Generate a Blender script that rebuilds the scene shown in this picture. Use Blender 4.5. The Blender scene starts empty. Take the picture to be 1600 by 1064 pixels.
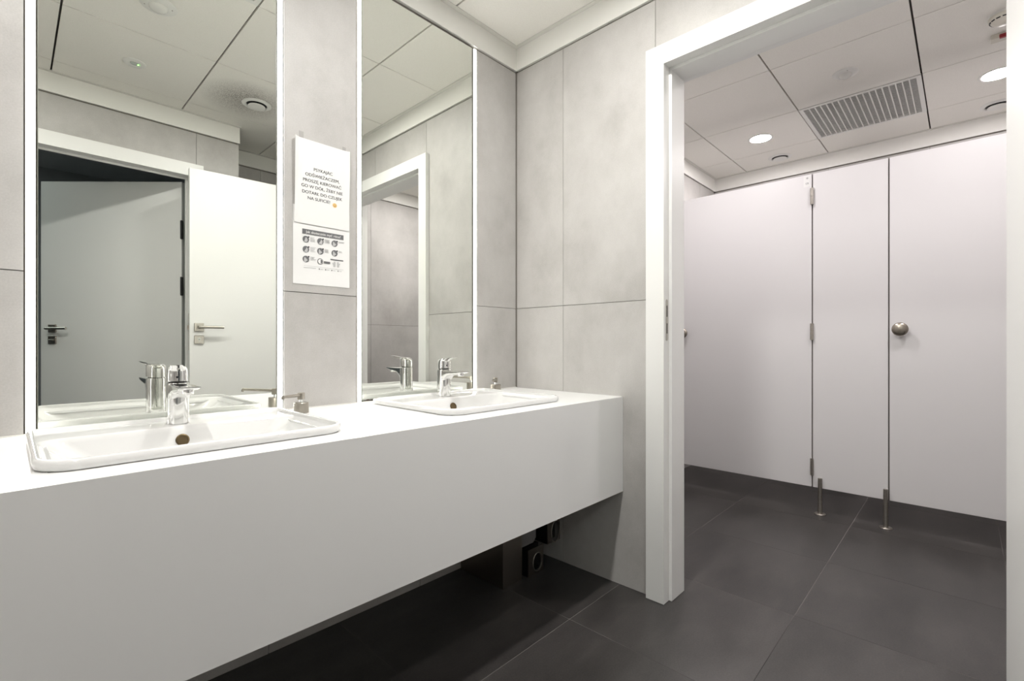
import bpy, bmesh, math, random
from mathutils import Vector, Matrix
random.seed(7)
scene = bpy.context.scene
COL = scene.collection

# ---------------------------------------------------------------- camera
cam_d = bpy.data.cameras.new('camera'); cam = bpy.data.objects.new('camera', cam_d); COL.objects.link(cam)
cam.location = (-1.7868, -1.6638, 1.0237)
cam.rotation_euler = (math.radians(90), 0, math.radians(43.4704 - 90))
cam_d.sensor_width = 36; cam_d.lens = 16.782; cam_d.shift_y = 4.32 / 1600
cam_d.clip_start = 0.02; cam_d.clip_end = 50
scene.camera = cam

# ---------------------------------------------------------------- light levels
world = bpy.data.worlds.new('world'); scene.world = world; world.use_nodes = True
world.node_tree.nodes['Background'].inputs[0].default_value = (0, 0, 0, 1)
world.node_tree.nodes['Background'].inputs[1].default_value = 0
LAMP_ROOM = 230.0      # downlights of the washbasin room
LAMP_STALL = 163.0     # downlights of the toilet room
LED = 9.5             # light strips beside the mirrors
LAMP_CORRIDOR = 12.5
scene.view_settings.view_transform = 'Standard'
scene.view_settings.look = 'None'
scene.view_settings.gamma = 1.0
scene.view_settings.use_curve_mapping = False
scene.view_settings.exposure = 0.90
scene.cycles.max_bounces = 12
scene.cycles.diffuse_bounces = 6
scene.cycles.glossy_bounces = 6
scene.cycles.caustics_refractive = False
scene.cycles.sample_clamp_indirect = 6.0

# ---------------------------------------------------------------- materials
def mat(name, color=(.8, .8, .8), rough=.5, metal=0.0, spec=.5, coat=0.0, build=None):
    m = bpy.data.materials.new(name); m.use_nodes = True
    nt = m.node_tree; b = nt.nodes['Principled BSDF']
    b.inputs['Base Color'].default_value = (*color, 1)
    b.inputs['Roughness'].default_value = rough
    b.inputs['Metallic'].default_value = metal
    b.inputs['Specular IOR Level'].default_value = spec
    b.inputs['Coat Weight'].default_value = coat
    if build: build(nt, b)
    return m
def N(nt, t, **kw):
    n = nt.nodes.new(t)
    for k, v in kw.items(): setattr(n, k, v)
    return n
def noise(nt, scale, detail=4, rough=.55, stretch=(1, 1, 1), offset=None):
    g = N(nt, 'ShaderNodeNewGeometry'); mp = N(nt, 'ShaderNodeMapping'); mp.inputs['Scale'].default_value = stretch
    nt.links.new(g.outputs['Position'], mp.inputs['Vector'])
    t = N(nt, 'ShaderNodeTexNoise'); t.inputs['Scale'].default_value = scale
    t.inputs['Detail'].default_value = detail; t.inputs['Roughness'].default_value = rough
    vec = mp.outputs['Vector']
    if offset is not None:
        a = N(nt, 'ShaderNodeVectorMath', operation='ADD'); oi = N(nt, 'ShaderNodeObjectInfo')
        s = N(nt, 'ShaderNodeVectorMath', operation='SCALE'); s.inputs['Scale'].default_value = offset
        c = N(nt, 'ShaderNodeCombineXYZ'); nt.links.new(oi.outputs['Random'], c.inputs[0]); nt.links.new(oi.outputs['Random'], c.inputs[1])
        nt.links.new(c.outputs[0], s.inputs[0]); nt.links.new(vec, a.inputs[0]); nt.links.new(s.outputs[0], a.inputs[1]); vec = a.outputs[0]
    nt.links.new(vec, t.inputs['Vector'])
    return t.outputs['Fac']
def ramp(nt, fac, stops):
    r = N(nt, 'ShaderNodeValToRGB'); e = r.color_ramp.elements
    while len(e) < len(stops): e.new(.5)
    for el, (p, c) in zip(e, stops): el.position = p; el.color = (*c, 1)
    nt.links.new(fac, r.inputs[0]); return r.outputs[0]
def mix(nt, fac, a, b, mode='MIX'):
    m = N(nt, 'ShaderNodeMix', data_type='RGBA', blend_type=mode)
    for s, v in ((m.inputs[0], fac), (m.inputs[6], a), (m.inputs[7], b)):
        if hasattr(v, 'links'): nt.links.new(v, s)
        elif isinstance(v, tuple): s.default_value = (*v, 1)
        else: s.default_value = v
    return m.outputs[2]
def bump(nt, b, fac, strength, dist=.001):
    bp = N(nt, 'ShaderNodeBump'); bp.inputs['Strength'].default_value = strength; bp.inputs['Distance'].default_value = dist
    nt.links.new(fac, bp.inputs['Height']); nt.links.new(bp.outputs[0], b.inputs['Normal'])

def b_wall(nt, b):
    big = noise(nt, 2.4, 7, .66, (1, 1, .8), 9.0)
    c = ramp(nt, big, [(.28, (.350, .335, .317)), (.50, (.462, .449, .433)), (.72, (.552, .539, .523))])
    fine = noise(nt, 260, 2, .6)
    c2 = mix(nt, .10, c, ramp(nt, fine, [(.3, (.30, .29, .27)), (.7, (.75, .73, .70))]))
    nt.links.new(c2, b.inputs['Base Color']); bump(nt, b, fine, .06)
M_WALL = mat('wall_tile', rough=.48, spec=.4, build=b_wall)
def b_floor(nt, b):
    big = noise(nt, 3.0, 8, .68, (.6, 1.35, 1), 7.0)
    c = ramp(nt, big, [(.30, (.020, .0183, .0177)), (.5, (.048, .044, .0423)), (.70, (.082, .0755, .0725))])
    fine = noise(nt, 180, 3, .6)
    c2 = mix(nt, .25, c, ramp(nt, fine, [(.35, (.018, .0165, .016)), (.7, (.09, .083, .08))]))
    nt.links.new(c2, b.inputs['Base Color'])
    r = N(nt, 'ShaderNodeMapRange'); r.inputs['To Min'].default_value = .27; r.inputs['To Max'].default_value = .40
    nt.links.new(big, r.inputs[0]); nt.links.new(r.outputs[0], b.inputs['Roughness']); bump(nt, b, fine, .05)
M_FLOOR = mat('floor_tile', rough=.34, spec=.6, build=b_floor)
M_GROUT = mat('floor_grout', rough=.9, build=lambda nt, b: nt.links.new(ramp(nt, noise(nt, 1.1, 2, .5), [(.36, (.035, .033, .032)), (.46, (.13, .12, .115)), (.6, (.22, .20, .19))]), b.inputs['Base Color']))
def b_ceil(nt, b):
    fine = noise(nt, 420, 2, .7)
    c = ramp(nt, fine, [(.30, (.78, .765, .72)), (.5, (.865, .85, .805)), (.8, (.88, .865, .82))])
    # dust smear blown around the supply-air valve
    g = N(nt, 'ShaderNodeNewGeometry'); sub = N(nt, 'ShaderNodeVectorMath', operation='SUBTRACT')
    sub.inputs[1].default_value = (-.765, -1.555, 2.522); nt.links.new(g.outputs['Position'], sub.inputs[0])
    ln = N(nt, 'ShaderNodeVectorMath', operation='LENGTH'); nt.links.new(sub.outputs[0], ln.inputs[0])
    mr = N(nt, 'ShaderNodeMapRange'); mr.inputs['From Min'].default_value = .06; mr.inputs['From Max'].default_value = .27
    mr.inputs['To Min'].default_value = 1.15; mr.inputs['To Max'].default_value = 0; nt.links.new(ln.outputs['Value'], mr.inputs[0])
    sp = noise(nt, 300, 3, .7); ms = N(nt, 'ShaderNodeMapRange'); ms.inputs['From Min'].default_value = .38; ms.inputs['From Max'].default_value = .62
    nt.links.new(sp, ms.inputs[0])
    mu = N(nt, 'ShaderNodeMath', operation='MULTIPLY'); mu.use_clamp = True
    nt.links.new(mr.outputs[0], mu.inputs[0]); nt.links.new(ms.outputs[0], mu.inputs[1])
    nt.links.new(mix(nt, mu.outputs[0], c, (.16, .14, .125)), b.inputs['Base Color']); bump(nt, b, fine, .10)
M_CEIL = mat('ceiling_tile', rough=.9, spec=.2, build=b_ceil)
M_GAP = mat('dark_joint', (.045, .040, .036), .8)
M_SUB = mat('wall_core', (.16, .145, .125), .9)
M_SOFFIT = mat('painted_plasterboard', (.83, .825, .79), .75, spec=.3, build=lambda nt, b: bump(nt, b, noise(nt, 150, 2), .04))
M_ANGLE = mat('white_edge_profile', (.70, .69, .65), .5)
M_WHITE = mat('white_lacquer', (.77, .77, .755), .38, build=lambda nt, b: bump(nt, b, noise(nt, 90, 2), .02))
M_LAM = mat('white_laminate', (.74, .73, .735), .42, build=lambda nt, b: bump(nt, b, noise(nt, 320, 2), .03))
M_SOLID = mat('solid_surface', (.80, .80, .795), .30, build=lambda nt, b: bump(nt, b, noise(nt, 60, 2), .01))
M_CERAMIC = mat('white_ceramic', (.74, .74, .735), .07, coat=.6, build=lambda nt, b: bump(nt, b, noise(nt, 12, 1), .01))
M_CHROME = mat('chrome', (.86, .86, .85), .05, 1, build=lambda nt, b: bump(nt, b, noise(nt, 30, 1), .015))
def b_brush(nt, b):
    f = noise(nt, 60, 3, .6, (1, 1, 18))
    nt.links.new(ramp(nt, f, [(.3, (.40, .375, .34)), (.7, (.60, .57, .52))]), b.inputs['Base Color'])
M_NICKEL = mat('brushed_nickel', rough=.32, metal=1, build=b_brush)
M_KNOB = mat('satin_nickel', (.36, .325, .28), .30, 1, build=lambda nt, b: bump(nt, b, noise(nt, 500, 2), .05))
M_DKSTEEL = mat('stained_steel', (.30, .265, .235), .34, 1, build=lambda nt, b: bump(nt, b, noise(nt, 40, 2, .6, (1, 1, 12)), .05))
M_DISP = mat('satin_steel', (.34, .315, .275), .38, 1, build=lambda nt, b: bump(nt, b, noise(nt, 300, 2), .12))
M_ALU = mat('anodised_channel', (.30, .29, .26), .5)
M_BLACK = mat('black_plastic', (.012, .012, .012), .5)
M_BRASS = mat('tarnished_brass', (.13, .095, .052), .38, .9, build=lambda nt, b: bump(nt, b, noise(nt, 400, 2), .1))
M_MIRROR = mat('silvered_glass', (.865, .882, .842), 0.0, 1)
M_MEDGE = mat('mirror_edge', (.16, .17, .14), .3)
M_GREYP = mat('grey_profile', (.20, .185, .165), .5)
M_PAPER = mat('white_paper', (.80, .80, .79), .7, spec=.2, build=lambda nt, b: bump(nt, b, noise(nt, 45, 3), .08))
M_INK = mat('black_ink', (.035, .035, .04), .8)
M_INK2 = mat('grey_ink', (.15, .15, .155), .8)
M_INK3 = mat('pale_ink', (.48, .48, .48), .8)
M_YELLOW = mat('yellow_print', (.78, .52, .20), .8)
M_TAPE = mat('clear_tape', (.40, .385, .37), .25)
M_PLASTIC = mat('white_plastic', (.76, .76, .735), .4)
M_RED = mat('red_plastic', (.28, .02, .025), .3)
M_CORR = mat('corridor_paint', (.34, .35, .36), .8)
M_CORRC = mat('corridor_ceiling', (.62, .64, .66), .8)
M_SILICONE = mat('white_silicone', (.75, .74, .70), .5)
M_RUST = mat('mirror_corrosion', (.10, .045, .03), .8)
M_LENS = mat('clear_lens', (.55, .58, .55), .1)
def emis(name, color, strength):
    m = bpy.data.materials.new(name); m.use_nodes = True; nt = m.node_tree
    b = nt.nodes['Principled BSDF']; b.inputs['Base Color'].default_value = (.8, .8, .8, 1)
    b.inputs['Emission Color'].default_value = (*color, 1); b.inputs['Emission Strength'].default_value = strength
    return m
E_LED = emis('led_diffuser', (1.0, .975, .915), LED)
E_ROOM = emis('downlight_room', (1.0, .982, .945), LAMP_ROOM)
E_STALL = emis('downlight_toilets', (1.0, .945, .952), LAMP_STALL)
E_CORR = emis('corridor_lamp', (.90, 1.0, .98), LAMP_CORRIDOR)
E_GREEN = emis('green_led', (.25, 1, .15), 3.0)

# ---------------------------------------------------------------- geometry helpers (all coordinates are world metres)
WL = {}
def obj(name, bm, m, parent=None, smooth=False, origin=None):
    if parent is not None: org = WL[parent.name]
    elif origin is not None: org = Vector(origin)
    else:
        co = [v.co for v in bm.verts]
        org = Vector(((min(c.x for c in co) + max(c.x for c in co)) / 2, (min(c.y for c in co) + max(c.y for c in co)) / 2, min(c.z for c in co)))
    own = org
    bmesh.ops.recalc_face_normals(bm, faces=bm.faces)
    me = bpy.data.meshes.new(name)
    bmesh.ops.translate(bm, verts=bm.verts, vec=-own)
    if smooth:
        for f in bm.faces: f.smooth = True
        for e in bm.edges:
            if len(e.link_faces) == 2 and e.calc_face_angle(0) > math.radians(38): e.smooth = False
    bm.to_mesh(me); bm.free()
    if m is not None: me.materials.append(m)
    o = bpy.data.objects.new(name, me); COL.objects.link(o)
    if parent is not None: o.parent = parent
    else: o.location = own
    WL[o.name] = own
    return o
def empty(name, loc):
    o = bpy.data.objects.new(name, None); COL.objects.link(o); o.location = loc; o.empty_display_size = .05
    WL[o.name] = Vector(loc); return o
def tag(o, label, cat, group=None, kind=None):
    o['label'] = label; o['category'] = cat
    if group: o['group'] = group
    if kind: o['kind'] = kind
    return o
def abox(bm, x0, x1, y0, y1, z0, z1, bevel=0, seg=1):
    r = bmesh.ops.create_cube(bm, size=1)
    for v in r['verts']:
        v.co = Vector((x0 + (v.co.x + .5) * (x1 - x0), y0 + (v.co.y + .5) * (y1 - y0), z0 + (v.co.z + .5) * (z1 - z0)))
    if bevel:
        es = {e for v in r['verts'] for e in v.link_edges}
        bmesh.ops.bevel(bm, geom=list(es), offset=bevel, segments=seg, affect='EDGES', profile=.5)
    return bm
def box(name, x0, x1, y0, y1, z0, z1, m, parent=None, bevel=0, seg=1, smooth=False):
    return obj(name, abox(bmesh.new(), x0, x1, y0, y1, z0, z1, bevel, seg), m, parent, smooth)
def acyl(bm, c, r0, r1, h, axis=(0, 0, 1), n=32, caps=True):
    """cone frustum: base centre c, radius r0 at base, r1 at the end of axis*h"""
    ax = Vector(axis).normalized(); q = Vector((0, 0, 1)).rotation_difference(ax).to_matrix().to_4x4()
    mtx = Matrix.Translation(Vector(c) + ax * h / 2) @ q
    return bmesh.ops.create_cone(bm, cap_ends=caps, segments=n, radius1=r0, radius2=r1, depth=h, matrix=mtx)['verts']
def cyl(name, c, r0, r1, h, m, parent=None, axis=(0, 0, 1), n=32, smooth=True):
    bm = bmesh.new(); acyl(bm, c, r0, r1, h, axis, n); return obj(name, bm, m, parent, smooth)
def loft(bm, loops, close_start=True, close_end=True):
    rings = [[bm.verts.new(p) for p in l] for l in loops]
    n = len(rings[0])
    for a, b in zip(rings, rings[1:]):
        for i in range(n): bm.faces.new((a[i], a[(i + 1) % n], b[(i + 1) % n], b[i]))
    if close_start: bm.faces.new(list(reversed(rings[0])))
    if close_end: bm.faces.new(rings[-1])
    return bm
def lathe(name, c, prof, m, parent=None, axis=(0, 0, 1), n=40, smooth=True):
    """prof = [(radius, height along axis)]; closed at both ends when radius is 0"""
    ax = Vector(axis).normalized(); q = Vector((0, 0, 1)).rotation_difference(ax)
    bm = bmesh.new(); loops = []
    for r, h in prof:
        r = max(r, 1e-5)
        loops.append([Vector(c) + q @ Vector((r * math.cos(2 * math.pi * i / n), r * math.sin(2 * math.pi * i / n), h)) for i in range(n)])
    loft(bm, loops); return obj(name, bm, m, parent, smooth)
def prism(name, poly, axis, a, b, m, parent=None, bevel=0):
    """poly of 2-D points extruded from a to b along axis; axis 'x': points (y,z); 'y': (x,z); 'z': (x,y)"""
    def P(p, t): return {'x': (t, p[0], p[1]), 'y': (p[0], t, p[1]), 'z': (p[0], p[1], t)}[axis]
    bm = bmesh.new(); loft(bm, [[P(p, a) for p in poly], [P(p, b) for p in poly]])
    return obj(name, bm, m, parent)
def notched(y0, y1, z0, z1, n0, n1, nz):
    """wall outline with a doorway n0..n1 up to nz"""
    return [(y0, z0), (n0, z0), (n0, nz), (n1, nz), (n1, z0), (y1, z0), (y1, z1), (y0, z1)]
def u_frame(o0, o1, oz, i0, i1, iz, z0=0.0):
    return [(o0, z0), (i0, z0), (i0, iz), (i1, iz), (i1, z0), (o1, z0), (o1, oz), (o0, oz)]
J = .0012   # half joint
S = 'structure'

# ================================================================ FLOOR
fl = tag(box('floor', -2.62, 2.75, -2.50, .02, -.06, -.0006, M_GROUT), 'dark grey tiled floor running through the doorway under both rooms', 'floor', kind=S)
xs = [-2.62] + [round(-.355 + .6 * k, 3) for k in range(-3, 6)] + [2.75]
ys = [.02] + [-.6 * k for k in range(1, 5)] + [-2.50]
for i in range(len(xs) - 1):
    for k in range(len(ys) - 1):
        box('floor_tile', xs[i] + J, xs[i + 1] - J, ys[k + 1] + J, ys[k] - J, -.0012, 0, M_FLOOR, fl)

# ================================================================ CEILINGS
ZC = 2.522
def ceiling(x0, x1, y0, y1, xj, yj, wide, label, skip=()):
    c = tag(box('ceiling', x0, x1, y0, y1, ZC + .014, ZC + .10, M_GAP), label, 'ceiling', kind=S)
    ex = [x0] + xj + [x1]; ey = [y0] + yj + [y1]
    gx, gy = (.0042, .0026) if wide == 'x' else (.0026, .0042)
    for i in range(len(ex) - 1):
        for k in range(len(ey) - 1):
            if (i, k) in skip: continue
            box('ceiling_tile', ex[i] + gx, ex[i + 1] - gx, ey[k] + gy, ey[k + 1] - gy, ZC, ZC + .013, M_CEIL, c)
    return c
ceiling(-2.62, .06, -2.45, .03, [-2.230, -1.626, -1.022, -.418], [-1.838, -1.230, -.615], 'x',
        'suspended ceiling of pale square tiles above the washbasins', skip={(2, 3)})
ceiling(.06, 2.75, -2.45, .03, [.48, 1.088, 1.705, 2.298], [-2.094, -1.490, -.886, -.282], 'y',
        'suspended ceiling of pale square tiles above the toilet cubicles', skip={(3, 2)})

# ================================================================ WALLS
ZS = 2.403           # top of tiles, underside of bulkhead
def tiles_y(parent, y, d, cols, rows):      # tiles on a wall of constant y, face at y, thickness towards d
    for (a, b) in zip(cols, cols[1:]):
        for (c, e) in zip(rows, rows[1:]):
            box('wall_tile', a + J, b - J, min(y, y + d), max(y, y + d), c + J, e - J, M_WALL, parent)
def tiles_x(parent, x, d, cols, rows):
    for (a, b) in zip(cols, cols[1:]):
        for (c, e) in zip(rows, rows[1:]):
            box('wall_tile', min(x, x + d), max(x, x + d), a + J, b - J, c + J, e - J, M_WALL, parent)
R2 = [0, 1.2, ZS]
# mirror wall, y = 0 (one wall that also closes the toilet room)
wl = tag(box('wall_left', -2.62, 2.75, .008, .14, 0, 2.62, M_SUB), 'stone-look tiled wall behind the washbasins and mirrors', 'wall', kind=S)
tiles_y(wl, 0, .0078, [-2.55, -2.40, -1.80, -1.197, -.594, 0.0], [0, .79])
for a, b in ((-2.55, -1.7605), (-1.1505, -.884), (-.2735, -.004)):
    tiles_y(wl, 0, .0078, [a, b], [.79, 1.2, ZS])
tiles_y(wl, 0, .0078, [.118, .54, 1.14, 1.74, 2.34, 2.67], R2)
# doorway wall, x = 0 .. 0.118
wr = tag(prism('wall_right', notched(.008, -2.50, 0, 2.62, -.79, -1.805, 2.135), 'x', .008, .110, M_SUB), 'stone-look tiled wall with the doorway to the toilets', 'wall', kind=S)
tiles_x(wr, 0, .0078, [-.30, -.004], R2)
tiles_x(wr, 0, .0078, [-.763, -.30], [0, 1.2, ZS])
for c in ([-1.363, -.763], [-1.83, -1.363]): tiles_x(wr, 0, .0078, c, [2.137, ZS])
tiles_x(wr, 0, .0078, [-2.42, -1.83], R2)
for c in ([-.79, -.6], [-.6, 0]): tiles_x(wr, .118, -.0078, c, R2)
tiles_x(wr, .118, -.0078, [-1.805, -.79], [2.137, ZS]); tiles_x(wr, .118, -.0078, [-2.42, -1.805], R2)
# wall behind the camera, y = -2.0, doorway to the corridor, and its return
wb = tag(prism('wall_back', notched(-2.62, -.693, 0, 2.62, -1.925, -.955, 2.13), 'y', -2.008, -2.092, M_SUB), 'stone-look tiled wall with the corridor doorway facing the mirrors', 'wall', kind=S)
tiles_y(wb, -2.0, -.0078, [-.937, -.685], R2)
tiles_y(wb, -2.0, -.0078, [-1.94, -.937], [2.132, ZS])
tiles_y(wb, -2.0, -.0078, [-2.55, -1.94], R2)
tiles_x(wb, -.685, -.0078, [-2.42, -2.0], R2)
wc = tag(box('wall_recess', -.80, 2.75, -2.54, -2.428, 0, 2.62, M_SUB), 'stone-look tiled wall closing the recess and the toilet room', 'wall', kind=S)
tiles_y(wc, -2.42, -.0078, [-.685, -.40, 0], R2); tiles_y(wc, -2.42, -.0078, [.118, .578, 1.178, 1.778, 2.378, 2.67], R2)
wn = tag(box('wall_end', -2.70, -2.558, -2.10, .14, 0, 2.62, M_SUB), 'stone-look tiled wall at the counter far end', 'wall', kind=S)
tiles_x(wn, -2.55, -.0078, [-2.0, -1.4, -.8, -.2, 0], R2)
wf = tag(box('wall_far', 2.678, 2.80, -2.54, .14, 0, 2.62, M_SUB), 'stone-look tiled wall behind the toilet cubicles', 'wall', kind=S)
tiles_x(wf, 2.67, .0078, [-2.42, -2.09, -1.487, -.883, -.277, 0], R2)
# corner profile, bulkheads
tag(box('trim_1', -.0045, 0, -.0045, 0, 0, ZS, M_GREYP), 'thin dark profile in the tiled corner beside the counter', 'trim', kind=S)
def bulkhead(n, x0, x1, y0, y1, face, label):
    """board of the bulkhead plus the angle that carries the ceiling tiles; face = side looking into the room"""
    t = tag(box('trim_%d' % n, x0, x1, y0, y1, ZS + .008, ZC + .012, M_SOFFIT), label, 'bulkhead', kind=S)
    w = .022
    if face == '-y': a = (x0, x1, y0 - w, y0)
    elif face == '+y': a = (x0, x1, y1, y1 + w)
    elif face == '-x': a = (x0 - w, x0, y0 + w + .0005, y1 - w - .0005)
    else: a = (x1, x1 + w, y0 + w + .0005, y1 - w - .0005)
    box('ceiling_angle', *a, ZC - .0035, ZC - .0005, M_ANGLE, t)
    return t
bulkhead(2, -2.55, 0, -.006, .008, '-y', 'white bulkhead strip above the mirrors')
bulkhead(3, -.006, .008, -2.42, -.006, '-x', 'white bulkhead strip above the toilet doorway')
bulkhead(4, -2.55, -.679, -2.008, -1.994, '+y', 'white bulkhead strip above the corridor doorway')
bulkhead(5, -.679, -.006, -2.428, -2.414, '+y', 'white bulkhead strip at the back of the recess')
bulkhead(6, -2.558, -2.544, -1.994, -.006, '+x', 'white bulkhead strip at the end wall')
bulkhead(7, .118, 2.664, -.006, .008, '-y', 'white bulkhead strip on the left wall of the toilet room')
bulkhead(8, 2.664, 2.678, -2.42, -.006, '-x', 'white bulkhead strip above the cubicles')
bulkhead(9, .118, 2.664, -2.428, -2.414, '+y', 'white bulkhead strip on the right wall of the toilet room')

# ================================================================ CORRIDOR behind the open door
tag(box('floor', -3.6, .6, -4.4, -2.545, -.06, 0, M_FLOOR), 'dark floor of the corridor beyond the open door', 'floor', kind=S)
tag(box('ceiling', -3.6, .6, -4.4, -2.545, 2.62, 2.70, M_CORRC), 'grey ceiling of the dim corridor', 'ceiling', kind=S)
tag(box('wall_corridor', -3.6, .6, -4.5, -4.4, 0, 2.62, M_CORR), 'dark grey wall of the dim corridor', 'wall', kind=S)
tag(box('wall_corridor', -3.7, -3.6, -4.5, -2.1, 0, 2.62, M_CORR), 'dark grey wall closing the corridor end', 'wall', kind=S)
tag(box('wall_corridor', .6, .7, -4.5, -2.545, 0, 2.62, M_CORR), 'dark grey wall closing the corridor other end', 'wall', kind=S)
tag(box('wall_corridor', -.80, -.70, -2.545, -2.092, 0, 2.62, M_CORR), 'short dark wall beside the corridor door', 'wall', kind=S)
tag(box('wall_corridor', -3.6, -2.70, -2.2, -2.1, 0, 2.62, M_CORR), 'dark corridor wall past the end wall', 'wall', kind=S)
tag(box('floor', -3.6, -.80, -2.545, -2.10, -.06, -.001, M_FLOOR), 'dark threshold floor at the corridor door', 'floor', kind=S)
tag(box('ceiling', -3.6, -.80, -2.545, -2.092, 2.62, 2.70, M_CORRC), 'grey ceiling strip over the corridor door', 'ceiling', kind=S)

# ================================================================ DOOR 1: to the toilets, open at a right angle
d1 = tag(empty('door_1', (0, -1.30, 0)), 'white door to the toilets standing wide open in its white frame', 'door', kind=S)
prism('casing', u_frame(-.735, -1.86, 2.195, -.811, -1.786, 2.117, .002), 'x', -.026, 0, M_WHITE, d1)
prism('jamb', u_frame(-.79, -1.805, 2.135, -.811, -1.786, 2.117, .002), 'x', .0, .0185, M_WHITE, d1)
prism('door_stop', u_frame(-.79, -1.805, 2.135, -.823, -1.774, 2.105, .002), 'x', .0195, .1178, M_WHITE, d1)
prism('liner_edge', u_frame(-.790, -1.805, 2.135, -.823, -1.774, 2.105, .002), 'x', .1182, .134, M_WHITE, d1)
prism('casing', u_frame(-.735, -1.86, 2.195, -.800, -1.796, 2.128, .002), 'x', .1343, .185, M_WHITE, d1)
bm = bmesh.new()
loft(bm, [[(x, y, 1.115 + z) for x, z in [(-.0005 + .009 * math.cos(t), (.073 if math.sin(t) >= 0 else -.073) + .009 * math.sin(t)) for t in [k * math.pi / 8 for k in range(16)]]] for y in (-.8125, -.8108)])
sp = obj('strike_plate', bm, M_NICKEL, d1)
box('latch_hole', -.004, .003, -.8129, -.8124, 1.128, 1.172, M_BLACK, sp)
box('bolt_hole', -.004, .003, -.8129, -.8124, 1.062, 1.102, M_BLACK, sp)
XF_ = Matrix.Translation((-.030, -1.741, 0)) @ Matrix.Rotation(math.radians(4.1), 4, 'Z') @ Matrix.Translation((.030, 1.742, 0))   # a little past square
def leafpart(name, bm, m, parent, smooth=False):
    bmesh.ops.transform(bm, matrix=XF_, verts=bm.verts); return obj(name, bm, m, parent, smooth)
lf = leafpart('door_leaf', abox(bmesh.new(), -1.020, -.034, -1.782, -1.742, .008, 2.112, .0015), M_WHITE, d1)
def lever_set(parent, cx, y, z, sy, lx):
    """square rose with lever and key rose on a face of constant y; sy = outward, lx = lever direction"""
    y1, y2 = min(y, y + sy * .009), max(y, y + sy * .009)
    leafpart('rose', abox(bmesh.new(), cx - .026, cx + .026, y1, y2, z - .026, z + .026, .002), M_NICKEL, parent)
    bm = bmesh.new(); acyl(bm, (cx, y + sy * .008, z), .0105, .0095, .036, (0, sy, 0), 20)
    acyl(bm, (cx - lx * .008, y + sy * .046, z), .009, .0085, .135, (lx, 0, 0), 16)
    bmesh.ops.create_uvsphere(bm, u_segments=16, v_segments=8, radius=.0105, matrix=Matrix.Translation((cx, y + sy * .046, z)))
    leafpart('lever', bm, M_NICKEL, parent, True)
    kr = leafpart('key_rose', abox(bmesh.new(), cx - .026, cx + .026, y1, y2, z - .104, z - .052, .002), M_NICKEL, parent)
    bm = bmesh.new(); acyl(bm, (cx, y + sy * .0088, z - .072), .0085, .0085, .001, (0, sy, 0), 20)
    abox(bm, cx - .0035, cx + .0035, min(y + sy * .0088, y + sy * .0098), max(y + sy * .0088, y + sy * .0098), z - .092, z - .074)
    leafpart('keyhole', bm, M_CHROME, parent)
lever_set(lf, -.970, -1.742, 1.124, 1, 1)
lever_set(lf, -.970, -1.782, 1.124, -1, 1)
leafpart('lock_plate', abox(bmesh.new(), -1.0212, -1.0198, -1.771, -1.753, .98, 1.21), M_NICKEL, lf)
leafpart('latch', abox(bmesh.new(), -1.028, -1.021, -1.768, -1.756, 1.108, 1.136), M_DKSTEEL, lf)
for z in (.25, 1.35, 1.85): cyl('hinge', (-.028, -1.790, z), .007, .007, .10, M_NICKEL, d1, n=16)

# ================================================================ DOOR 2: to the corridor, leaf swung into the corridor
d2 = tag(empty('door_2', (-1.44, -2.05, 0)), 'white corridor door ajar in its frame facing the mirror', 'door', kind=S)
prism('casing', u_frame(-1.98, -.900, 2.193, -1.904, -.976, 2.112, .002), 'y', -2.0, -1.984, M_WHITE, d2)
prism('jamb', u_frame(-1.925, -.955, 2.13, -1.904, -.976, 2.112, .002), 'y', -2.0, -2.05, M_WHITE, d2)
prism('door_stop', u_frame(-1.925, -.955, 2.13, -1.892, -.988, 2.100, .002), 'y', -2.0505, -2.062, M_WHITE, d2)
prism('jamb', u_frame(-1.925, -.955, 2.13, -1.904, -.976, 2.112, .002), 'y', -2.0625, -2.10, M_WHITE, d2)
ang = math.radians(-134); H = Vector((-.990, -2.112, 0))
R = Matrix.Translation(H) @ Matrix.Rotation(ang, 4, 'Z')       # local x runs along the leaf, local -y faces the room
def d2part(name, bm, m, parent, smooth=False):
    bmesh.ops.transform(bm, matrix=R, verts=bm.verts); return obj(name, bm, m, parent, smooth)
lf2 = d2part('door_leaf', abox(bmesh.new(), .006, .935, 0, .04, .008, 2.098, .0015), M_WHITE, d2)
for z0 in (1.075,):
    d2part('rose', abox(bmesh.new(), .855 - .026, .855 + .026, -.009, 0, z0 + .047 - .026, z0 + .047 + .026, .002), M_DKSTEEL, lf2)
    bm = bmesh.new(); acyl(bm, (.855, -.008, z0 + .047), .010, .010, .038, (0, -1, 0), 20); acyl(bm, (.863, -.046, z0 + .047), .009, .0085, .135, (-1, 0, 0), 16)
    d2part('lever', bm, M_NICKEL, lf2, True)
    d2part('turn_rose', abox(bmesh.new(), .855 - .026, .855 + .026, -.009, 0, z0 - .055, z0 - .003, .002), M_DKSTEEL, lf2)
    d2part('thumb_turn', abox(bmesh.new(), .840, .870, -.022, -.009, z0 - .032, z0 - .026, .001), M_NICKEL, lf2)
for z in (.25, 1.340, 1.715):
    bm = bmesh.new(); abox(bm, -.004, .010, -.012, .004, z, z + .125, .003); d2part('hinge', bm, M_BLACK, d2)

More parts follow.
